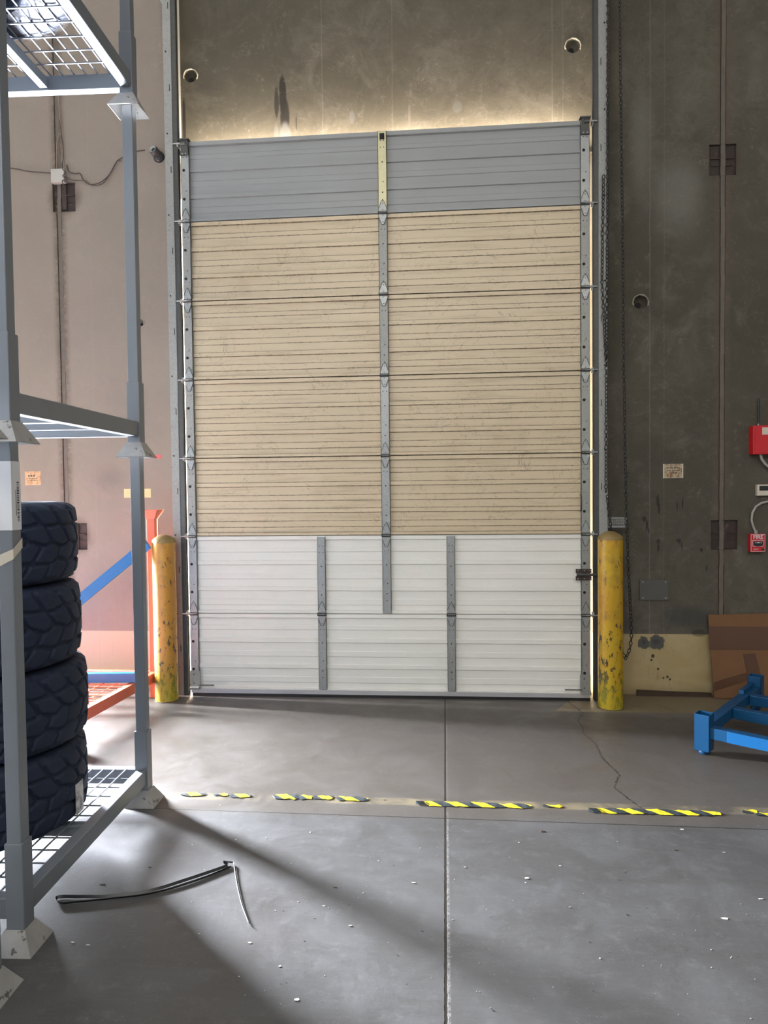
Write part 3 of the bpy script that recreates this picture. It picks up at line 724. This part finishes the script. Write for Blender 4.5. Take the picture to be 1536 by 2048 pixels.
# ------------------------------------------------------------------ grey stacking racks
def foot(b, x, y, z):
    # flared hollow bell foot
    for (a0, a1, h0, h1) in ((.078, .036, 0, .075),):
        for k in range(4):
            c4 = [(1, 1), (-1, 1), (-1, -1), (1, -1)]
            (u0, v0), (u1, v1) = c4[k], c4[(k+1) % 4]
            o0 = [(x+u0*a0, y+v0*a0, z+h0), (x+u1*a0, y+v1*a0, z+h0), (x+u1*a1, y+v1*a1, z+h1), (x+u0*a1, y+v0*a1, z+h1)]
            nx, ny = (u0+u1)/2, (v0+v1)/2; nn = Vector((nx, ny, .75)).normalized()*.004
            o1 = [tuple(Vector(p)-nn) for p in o0]
            b.add(o0+o1, [(0, 1, 2, 3), (7, 6, 5, 4), (0, 4, 5, 1), (1, 5, 6, 2), (2, 6, 7, 3), (3, 7, 4, 0)])
def rack(name, label, x0, x1, y0, y1, z0, ht, joists, grp='grey stacking racks', wx=.06, wy=.10, sleeve=.38, rz=.040):
    t = thing(name, label, 'rack', (x1, y1, z0), grp, rz)
    X0, X1, Y0, Y1 = x0-x1, 0, y0-y1, 0
    for (x, y) in ((X1, Y1), (X1, Y0), (X0, Y1), (X0, Y0)):
        b = MB(); b.box(x-.027, x+.027, y-.027, y+.027, sleeve-.02, ht); p = b.build('post', M['rack'], t, .004)
        b = MB(); b.box(x-.033, x+.033, y-.033, y+.033, .07, sleeve); b.build('sleeve', M['rack'], p, .003)
        b = MB(); foot(b, x, y, 0); b.build('bell_foot', M['rack_worn'], p)
    for y in (Y0, Y1):
        b = MB(); b.box(X0+.033, X1-.033, y-.025, y+.025, .105, .18); b.build('end_beam', M['rack'], t, .004)
    for x in (X0, X1):
        b = MB(); b.box(x-.025, x+.025, Y0+.033, Y1-.033, .105, .18); b.build('side_beam', M['rack'], t, .004)
    for (ax, v) in joists:
        b = MB()
        if ax == 'x': b.box(X0+.025, X1-.025, v-.02, v+.02, .115, .165)
        else: b.box(v-.02, v+.02, Y0+.025, Y1-.025, .115, .165)
        b.build('joist', M['rack'], t, .003)
    b = MB(); nx = int(round((X1-X0-.05)/wx)); ny = int(round((Y1-Y0-.05)/wy))
    for i in range(1, nx): x = X0+.025+(X1-X0-.05)*i/nx; b.box(x-.0027, x+.0027, Y0+.01, Y1-.01, .176, .181)
    for i in range(1, ny): y = Y0+.025+(Y1-Y0-.05)*i/ny; b.box(X0+.01, X1-.01, y-.0027, y+.0027, .171, .176)
    b.build('wire_mesh_deck', M['rack'], t)
    return t
RX0, RX1, RY0, RY1 = -2.75, -1.142, -3.075, -1.92
r0 = rack('stacking_rack', 'grey stacking rack standing on the floor, holding the stack of tyres', RX0, RX1, RY0, RY1, 0, 1.80, [('x', -.58)])
r1 = rack('stacking_rack', 'empty grey stacking rack stacked directly above the tyre rack', RX0, RX1, RY0, RY1, 1.79, 1.76, [('x', -.33), ('x', -.66)])
r2 = rack('stacking_rack', 'topmost grey rack of the far stack, its lit mesh deck seen from below', RX0, RX1, RY0, RY1, 3.53, 1.6, [('y', -.42), ('y', -.84), ('y', -1.2)])
r3 = rack('stacking_rack', 'nearest grey rack at the left edge, only its corner foot in view', RX0+.09, RX1+.09, -4.56, -3.33, 0, 1.80, [('x', -.58)])
r4 = rack('stacking_rack', 'nearest grey rack stacked on top at the left edge of the picture', RX0+.09, RX1+.09, -4.56, -3.33, 1.79, 2.4, [('x', -.58)])
# sticker and tape on the near post of the tyre rack (local to r0)
def sticker(zc0, zc1, name, m, bar):
    y = RY0-RY1; b = MB(); e = .0285
    b.box(-e, e, y-e, y-e+.001, zc0, zc1); b.box(e-.001, e, y-e, y+e, zc0, zc1); b.box(-e, -e+.001, y-e, y+e, zc0, zc1)
    o = b.build(name, m, r0)
    if bar:
        b = MB(); r = random.Random(4); z = zc0+.03
        while z < zc1-.07:
            h = r.choice((.0022, .0035, .005)); b.box(e, e+.0005, y+.004, y+.017, z, z+h); z += h+r.choice((.002, .0035))
        b.box(e, e+.0005, y-.004, y-.001, zc0+.05, zc1-.10)
        b.build('barcode', M['black'], o)
sticker(1.485, 1.725, 'white_label', M['white'], True)
b = MB(); y = RY0-RY1; b.add([(.0285, y-.0285, 1.385), (.0285, y+.0285, 1.42), (.0285, y+.0285, 1.455), (.0285, y-.0285, 1.42), (-.02, y-.0285, 1.36), (-.02, y-.0285, 1.40)], [(0, 1, 2, 3), (0, 3, 5, 4)])
o = b.build('tape_scrap', M['cream'], r0); sd = o.modifiers.new('t', 'SOLIDIFY'); sd.thickness = .001; sd.offset = 1
# ------------------------------------------------------------------ tyres
def tyre_mesh():
    R, W, RI = .425, .325, .222
    NT_, NP = 720, 76
    # profile: centre of tread to both sides, s in [-1, 1] over the tread, then sidewall
    prof = []
    nt = 44
    for i in range(nt+1):
        u = -1+2*i/nt; z = u*.145; rr = R-.010*abs(u)**3
        prof.append((rr, z, 1))
    side = [(R-.022, .158, 1), (R-.040, .166, .8), (R-.058, .170, .3), (R-.09, .174, 0), (R-.13, .172, 0), (R-.17, .160, 0), (RI+.01, .135, 0), (RI, .120, 0), (RI+.004, .10, 0)]
    prof = [(r, -z, m) for r, z, m in side[::-1]]+prof+side
    inner = [(RI+.03, .10, 0), (R-.12, .15, 0), (R-.05, .12, 0), (R-.035, 0, 0), (R-.05, -.12, 0), (R-.12, -.15, 0), (RI+.03, -.10, 0)]
    prof = prof+inner; NP = len(prof)
    pr = np.array(prof); th = np.linspace(0, 2*PI, NT_, endpoint=False)
    # arc length across the tread
    z = pr[:, 1]; rr = pr[:, 0]; s_ = np.sign(z)*(np.minimum(np.abs(z), .145)+np.clip(np.hypot(rr-(R-.010), np.abs(z)-.145), 0, 1)*(np.abs(z) > .145))
    pitch = 2*PI*R/23
    rng = np.random.RandomState(5)
    sites = []
    cols = [(-.19, .0), (-.115, .5), (-.040, .05), (.040, .55), (.115, .0), (.19, .5)]
    for k in range(23):
        for ci, (v, ph) in enumerate(cols):
            j = rng.uniform(-.10, .10, 2)
            sites.append(((k+ph+j[0]*1.2)*pitch, v+j[1]*.08))
    sites = np.array(sites); Lc = 2*PI*R
    TH, S = np.meshgrid(th, s_, indexing='ij'); U = TH*R
    shape = U.shape; P = np.stack([U.ravel(), S.ravel()], 1); d1 = np.full(len(P), 9.); d2 = np.full(len(P), 9.)
    for (su, sv) in sites:
        du = np.abs(P[:, 0]-su); du = np.minimum(du, Lc-du) * np.sign(1)
        raw = (P[:, 0]-su+Lc/2) % Lc-Lc/2
        dv = P[:, 1]-sv
        a = raw*.85+dv*.55*np.sign(sv+.001); q = dv*1.15
        d = np.sqrt(a*a+q*q); m = d < d1
        d2 = np.where(m, d1, np.minimum(d2, d)); d1 = np.where(m, d, d1)
    g = np.clip((d2-d1-.009)/.010, 0, 1).reshape(shape); g = g*g*(3-2*g)
    mask = pr[:, 2][None, :]
    depth = .013*(1-g)*mask
    # saw-tooth shoulder lugs
    rad = pr[:, 0][None, :]-depth*np.where(np.abs(pr[:, 1])[None, :] > .15, .6, 1)
    zz = pr[:, 1][None, :]*np.ones(shape)
    x = rad*np.cos(TH); y = rad*np.sin(TH)
    co = np.stack([x, y, zz], -1).reshape(-1, 3)
    me = bpy.data.meshes.new('tyre')
    idx = np.arange(NT_*NP).reshape(NT_, NP); nx = np.roll(idx, -1, 0)
    a = idx; bq = np.roll(idx, -1, 1); cq = np.roll(nx, -1, 1); dq = nx
    faces = np.stack([a, dq, cq, bq], -1).reshape(-1, 4)
    me.vertices.add(len(co)); me.vertices.foreach_set('co', co.ravel())
    me.loops.add(faces.size); me.loops.foreach_set('vertex_index', faces.ravel().astype(np.int32))
    me.polygons.add(len(faces)); me.polygons.foreach_set('loop_start', (np.arange(len(faces))*4).astype(np.int32))
    me.update(calc_edges=True); me.validate(); me.materials.append(M['rubber'])
    me.polygons.foreach_set('use_smooth', [True]*len(me.polygons))
    bb = bmesh.new(); bb.from_mesh(me); bmesh.ops.recalc_face_normals(bb, faces=bb.faces); bb.to_mesh(me); bb.free()
    return me
TM = tyre_mesh()
TX, TY = -1.605, -2.52; TW = .174*2
names = ['bottom tyre of the stack on the grey rack, with a white label on its tread', 'second tyre from the bottom of the stack on the grey rack',
         'third tyre from the bottom of the stack on the grey rack', 'topmost off-road tyre of the stack on the grey rack']
tz = .181
for k in range(4):
    o = bpy.data.objects.new('tyre', TM); COL.objects.link(o)
    o.location = (TX+(0, .006, -.008, -.022)[k], TY+(0, .01, -.008, .004)[k], tz+TW/2-.002*0); o.rotation_euler[2] = k*1.37
    tz += TW+.0005
    tag(o, names[k], 'tyre', 'off-road tyres stacked on the grey rack')
    if k == 0:
        # paper label stuck on the tread
        b = MB(); vs = []; a0 = .10
        for i in range(7):
            a = a0-.02+.17*i/6-.10-o.rotation_euler[2]
            for z in (-.145, -.010): vs.append((.4275*math.cos(a), .4275*math.sin(a), z))
        b.add(vs, [(2*i, 2*i+2, 2*i+3, 2*i+1) for i in range(6)]); lb = b.build('paper_label', paper('printed_tyre_label', (.62, .62, .60), (.22, .22, .22)), o)
        sd = lb.modifiers.new('t', 'SOLIDIFY'); sd.thickness = .0015
# wrapped tyres on the top rack
wrap = NT('clear_stretch_film'); wrap.out((.5, .5, .52), .32, 0, .15); wrap.b.inputs['Alpha'].default_value = .05; wrap.bump(wrap.noise(9, 4, .6, co=wrap.vec('MULTIPLY', wrap.co, (1, 1, 3))), .8, .02)
for k in range(2):
    o = bpy.data.objects.new('wrapped_tyre', TM); COL.objects.link(o); o.location = (-1.52, -2.62, 3.53+.181+TW/2+k*(TW+.003))
    tag(o, ('lower' if k == 0 else 'upper')+' tyre wrapped in clear film on the topmost rack', 'tyre', 'wrapped tyres on the top rack')
    b = MB(); b.lathe([(.215, -.1745), (.32, -.1748), (.40, -.174), (.431, -.15), (.434, 0), (.431, .15), (.40, .170)], 64); b.build('stretch_film', wrap.m, o)
# ------------------------------------------------------------------ red rack behind
t = thing('red_rack', 'orange-red steel rack with a mesh deck by the left bollard', 'rack', (-1.85, -.08, 0))
b = MB(); b.box(-.032, .032, -.032, .032, .0, 1.44); b.build('post', M['red'], t, .003)
b = MB()
for k in range(4):
    c4 = [(1, 1), (-1, 1), (-1, -1), (1, -1)]; (u0, v0), (u1, v1) = c4[k], c4[(k+1) % 4]; a0, a1 = .070, .033
    o0 = [(u0*a0, v0*a0, 1.47), (u1*a0, v1*a0, 1.47), (u1*a1, v1*a1, 1.40), (u0*a1, v0*a1, 1.40)]; o1 = [(x*.9, y*.9, z) for x, y, z in o0]
    b.add(o0+o1, [(0, 1, 2, 3), (7, 6, 5, 4), (0, 4, 5, 1), (1, 5, 6, 2), (2, 6, 7, 3), (3, 7, 4, 0)])
b.build('flared_socket', M['red'], t)
b = MB(); b.box(-1.6, .0, -.025, .025, .14, .205); b.build('end_beam', M['red'], t, .003)
b = MB(); b.beam((-.0, -.03, .17), (-.09, -1.16, .17), .05, .075); b.build('side_beam', M['red'], t)
b = MB(); b.beam((-1.6, -1.16, .17), (-.09, -1.16, .17), .05, .075); b.build('end_beam', M['red'], t)
b = MB(); b.box(-1.62, -1.57, -1.16, 0, .14, .205); b.build('side_beam', M['red'], t)
b = MB(); b.box(-.85, -.81, -1.14, -.02, .15, .19); b.build('joist', M['red'], t)
b = MB()
for i in range(1, 15): x = -.02-i*.105; b.beam((x, -.0, .203), (x-.04, -1.15, .203), .006, .006)
for i in range(1, 17): y = -i*.068; b.beam((-1.58, y, .208), (-.02-.075*i/17, y, .208), .006, .006)
b.build('wire_mesh_deck', M['red'], t)
for (x, y) in ((-.09, -1.16), (-1.6, -1.16), (-1.6, 0)):
    b = MB(); b.box(x-.032, x+.032, y-.032, y+.032, 0, .21); b.build('corner_leg', M['red'], t)
b = MB(); p = at(296, 1088, 1, -.19); q = at(165, 1196, 1, -.19); d = (q-p)/(q.x-p.x)
q2 = p+d*(-1.05); b.beam(p, q2, .035, .075); b.beam(p+Vector((0, -.012, 0)), q2+Vector((0, -.012, 0)), .012, .080)
tag(b.build('blue_brace_bar', M['blue_light']), 'long blue steel bar leaning diagonally against the red post', 'bar')
b = MB(); p = at(292, 1356, 1, -.42); q = at(170, 1366, 1, -.42); d = q-p
z = .212+.035; b.beam((p.x, -.42, z), (p.x-1.2, -.50, z), .05, .068)
tag(b.build('blue_beam', M['blue_light']), 'blue steel beam lying across the red mesh deck', 'beam')
# ------------------------------------------------------------------ camera, box and cables on the left wall
p = at(306, 300, 1, .10)
t = thing('security_camera', 'small round dark security camera on the wall left of the door', 'camera', (p.x, WALL, p.z))
b = MB(); m = Matrix.Translation((.025, 0, -.03)) @ Matrix.Rotation(PI/2, 4, 'X')
b.lathe([(.045, 0), (.045, .012), (.036, .03), (.0005, .035)], 28, 0, m); b.build('mount', simple('charcoal_plastic', (.018, .018, .02), .4), t)
m = Matrix.Translation((.02, -.02, -.02)) @ Vector((-.25, -1, .30)).to_track_quat('Z', 'Y').to_matrix().to_4x4()
b = MB(); b.lathe([(.034, -.005), (.036, .03), (.034, .06), (.0285, .064)], 28, 0, m); b.build('body', simple('charcoal_plastic_body', (.03, .03, .033), .35), t)
b = MB(); b.lathe([(.028, .064), (.031, .067), (.026, .067), (.022, .058), (.0005, .056)], 28, 0, m); b.lathe([(.0005, .068), (.010, .064), (.016, .057)], 20, 1, m); b.build('lens', [M['galv'], M['black']], t)
p, q = at(101, 338, 1, .12), at(128, 364, 1, .12)
t = thing('junction_box', 'small pale junction box with tangled wires above the left weld plate', 'junction box', (p.x, WALL, q.z))
b = MB(); b.box(0, q.x-p.x, .12-WALL, 0, 0, p.z-q.z); b.build('box', simple('pale_grey_plastic', (.42, .39, .35), .6), t, .003)
b = MB()
for (x, z) in ((.012, .012), (q.x-p.x-.012, .012), (.012, p.z-q.z-.012), (q.x-p.x-.012, p.z-q.z-.012)): b = MB(); b.disc((x, .118-WALL, z), .004, 8, 0, .002); b.build('screw', M['galv'], t)
def cable(pts, r, m, label, y=.145, name='cable', grp=None):
    P = [at(px, py, 1, y+dy) for px, py, dy in [(a[0], a[1], a[2] if len(a) > 2 else 0) for a in pts]]
    # Catmull-Rom smoothing
    Q = []
    for i in range(len(P)-1):
        a, b_, c__, d = P[max(i-1, 0)], P[i], P[i+1], P[min(i+2, len(P)-1)]
        for k in range(6):
            u = k/6; Q.append(.5*((2*b_)+(c__-a)*u+(2*a-5*b_+4*c__-d)*u*u+(3*b_-a-3*c__+d)*u**3))
    Q.append(P[-1]); b = MB(); b.tube(Q, r, 6); return tag(b.build(name, m), label, 'cable', grp)
cable([(-30, 332), (28, 337), (60, 343), (101, 346)], .0045, M['cable'], 'dark cable coming in from the left edge to the junction box')
cable([(133, 330), (138, 343), (150, 347), (160, 347), (167, 360), (180, 369), (200, 365), (218, 350), (232, 325), (243, 316), (262, 305), (290, 300)], .0042, M['cable'], 'dark cable looping from the junction box to the security camera')
cable([(128, 352), (145, 360), (160, 361), (172, 362), (185, 371), (205, 367), (222, 345), (234, 322), (241, 322)], .0035, M['cable'], 'thinner dark cable hanging just below the looped camera cable', .130)
cable([(112, 150), (117, 190), (119, 225), (122, 260), (126, 300), (129, 345)], .003, M['cable_tan'], 'tan wire running down the wall joint to the junction box')
cable([(120, 265), (114, 285), (113, 310), (113, 338)], .003, M['cable_tan'], 'tan wire forking left just above the junction box')
cable([(119, 240), (124, 280), (127, 310), (124, 335), (131, 345), (125, 352), (134, 358), (124, 362), (130, 375), (129, 392)], .0028, M['cable'], 'tangled wire bundle hanging over the junction box and weld plate', .115)
# pipe end at the top left corner of the picture, tied to the wall
b = MB(); p = at(322, -5, 1, .05); q = at(343, 34, 1, .05); b.beam(p, q, .04, .035); b.beam(q, q+Vector((.0, 0, -.02)), .03, .03)
tag(b.build('track_brace', M['galv']), 'short angled steel brace meeting the left door track at the top', 'brace')
# ------------------------------------------------------------------ floor: hazard tape, strap, litter
def tape_mat():
    n = NT('hazard_tape'); X, Y, Z = n.xyz()
    ph = n.math('FRACT', n.math('DIVIDE', n.math('ADD', X, n.math('MULTIPLY', Y, 1.1)), .135))
    f = n.ramp(n.math('ABSOLUTE', n.math('SUBTRACT', ph, .5)), .245, .255)
    c = n.mix(f, (.80, .66, .03), (.035, .045, .05))
    c = n.mix(n.ramp(n.noise(30, 4, .7), .62, .70, 0, .8), c, (.05, .05, .045))
    return n.out(c, .45)
TMAT = tape_mat()
pieces = [(363, 411, 1589, 9, 'short clean piece of yellow and black hazard tape nearest the rack foot'),
          (428, 456, 1590, 6, 'tiny crumpled hazard tape scrap right of the first piece'),
          (460, 500, 1592, 8, 'torn hazard tape piece trailing off to the right, left of the bare gap'),
          (545, 624, 1594, 10, 'crumpled hazard tape piece starting after the bare gap'),
          (627, 666, 1596, 9, 'wrinkled hazard tape piece with a black torn top edge'),
          (672, 738, 1598, 9, 'hazard tape piece with ragged yellow blobs, last before the dark speck'),
          (833, 1062, 1608, 9, 'long hazard tape strip crossing the floor joint'),
          (1086, 1126, 1613, 6, 'short torn hazard tape scrap right of the long strip'),
          (1178, 1438, 1622, 10, 'long hazard tape strip on the right with a dark curled end'),
          (1485, 1515, 1624, 7, 'crumpled yellow hazard tape lump near the right edge'),
          (1512, 1570, 1630, 6, 'black hazard tape end running out at the right edge')]
rg = random.Random(21)
for (x0, x1, yc, hh, lab) in pieces:
    p, q = at(x0, yc-.0*(x1-x0), 2, 0), at(x1, yc+(x1-x0)*.022, 2, 0); L = q.x-p.x; n_ = max(5, int(L/.022)); wd = .052*hh/9
    b = MB(); top = []; bot = []
    for i in range(n_+1):
        f = i/n_; e = min(1, 9*f+.6, 9*(1-f)+.6)*rg.choice((1, 1, 1, .75, 1.1))
        top.append((f*L+rg.uniform(-.006, .006), wd/2*e+rg.uniform(-.008, .002)*(1 if L < .3 or f < .15 or f > .6 else .35)))
        bot.append((f*L+rg.uniform(-.006, .006), -wd/2*e+rg.uniform(-.002, .007)*(1 if L < .3 or f < .15 or f > .6 else .35)))
    zs_ = [.002+rg.uniform(0, .004)+(.010 if (i < 3 and L > .3) else 0) for i in range(n_+1)]; vs = []
    for i in range(n_+1):
        mx = (top[i][0]+bot[i][0])/2; my = (top[i][1]+bot[i][1])/2
        vs += [(top[i][0], top[i][1], .0015+rg.uniform(0, .003)), (mx, my, zs_[i]), (bot[i][0], bot[i][1], .0015+rg.uniform(0, .002))]
    fs = []
    for i in range(n_): a = 3*i; fs += [(a, a+3, a+4, a+1), (a+1, a+4, a+5, a+2)]
    b.add(vs, fs); o = b.build('hazard_tape', TMAT); o.location = (p.x, (p.y+q.y)/2+.0, 0); sd = o.modifiers.new('t', 'SOLIDIFY'); sd.thickness = .0012; sd.offset = 1
    tag(o, lab, 'hazard tape', 'torn yellow and black hazard tape pieces')
# plastic strapping
def ribbon(pts, w_, b, th=.0012, mi=0):
    P = [Vector(p) for p in pts]; Q = []
    for i in range(len(P)-1):
        a, b_, c__, d = P[max(i-1, 0)], P[i], P[i+1], P[min(i+2, len(P)-1)]
        for k in range(8):
            u = k/8; Q.append(.5*((2*b_)+(c__-a)*u+(2*a-5*b_+4*c__-d)*u*u+(3*b_-a-3*c__+d)*u**3))
    Q.append(P[-1])
    vs = []
    for i, p in enumerate(Q):
        t_ = (Q[min(i+1, len(Q)-1)]-Q[max(i-1, 0)]).normalized(); sd_ = t_.cross(Vector((0, 0, 1))).normalized()
        u_ = (sd_*.55+Vector((0, 0, .83))).normalized()*(w_/2)
        nn = t_.cross(u_).normalized()*th/2
        vs += [p-u_-nn, p+u_-nn, p+u_+nn, p-u_+nn]
    fs = [(4*i+a, 4*i+(a+1) % 4, 4*i+4+(a+1) % 4, 4*i+4+a) for i in range(len(Q)-1) for a in range(4)]+[(0, 1, 2, 3), (4*len(Q)-1, 4*len(Q)-2, 4*len(Q)-3, 4*len(Q)-4)]
    b.add(vs, fs, mi)
b = MB(); F = lambda px, py, z=.007: tuple(at(px, py, 2, z))
ribbon([F(455, 1731), F(430, 1740), F(370, 1760), F(300, 1781), F(220, 1792), F(160, 1793), F(122, 1793), F(112, 1798), F(122, 1806), F(150, 1804), F(220, 1797), F(300, 1787), F(380, 1765), F(440, 1742), F(462, 1733)], .012, b)
ribbon([F(455, 1729), F(447, 1723, .012), F(458, 1724, .014), F(468, 1727, .010), F(471, 1745), F(477, 1780), F(486, 1815), F(498, 1846)], .011, b)
tag(b.build('plastic_strap', simple('black_strapping', (.008, .008, .009), .38)), 'loop of glossy black plastic strapping lying on the floor by the rack', 'strap')
# small litter
b = MB(); r = random.Random(31)
spots = [(1054, 1757, 6), (1450, 1837, 9), (1140, 1815, 5), (648, 1812, 5), (500, 1886, 6), (205, 1768, 8), (300, 1735, 5), (827, 1766, 6), (1085, 1663, 7), (1448, 1705, 6), (1365, 1659, 7), (1522, 1798, 7), (700, 1852, 5), (594, 2000, 7), (770, 1600, 6), (1038, 1685, 4), (1350, 1700, 5), (1255, 1830, 4), (930, 1735, 4), (560, 1933, 4), (1120, 1732, 4), (145, 1885, 5), (175, 1890, 6), (670, 1775, 5), (440, 1610, 3), (620, 1665, 4)]
for i in range(110): spots.append((r.uniform(330, 1530), r.uniform(1640, 2040), r.uniform(.8, 2.2)))
for (px, py, s_) in spots:
    p = at(px, py, 2, 0); s_ = s_*.0016; n_ = 5; a0 = r.uniform(0, 6.3); el = r.uniform(.15, .8)
    poly = [(p.x+s_*math.cos(a0+2*PI*k/n_)*r.uniform(.6, 1.2), p.y+s_*el*math.sin(a0+2*PI*k/n_)*r.uniform(.6, 1.2)) for k in range(n_)]
    b.prism(poly, .0002, .001+s_*.25*r.random(), 'z', 0 if r.random() < .75 else 1)
o = b.build('floor_litter', [M['chip'], M['wood']]); tag(o, 'pale chips and crumbs scattered over the grey floor', 'litter'); o['kind'] = 'stuff'
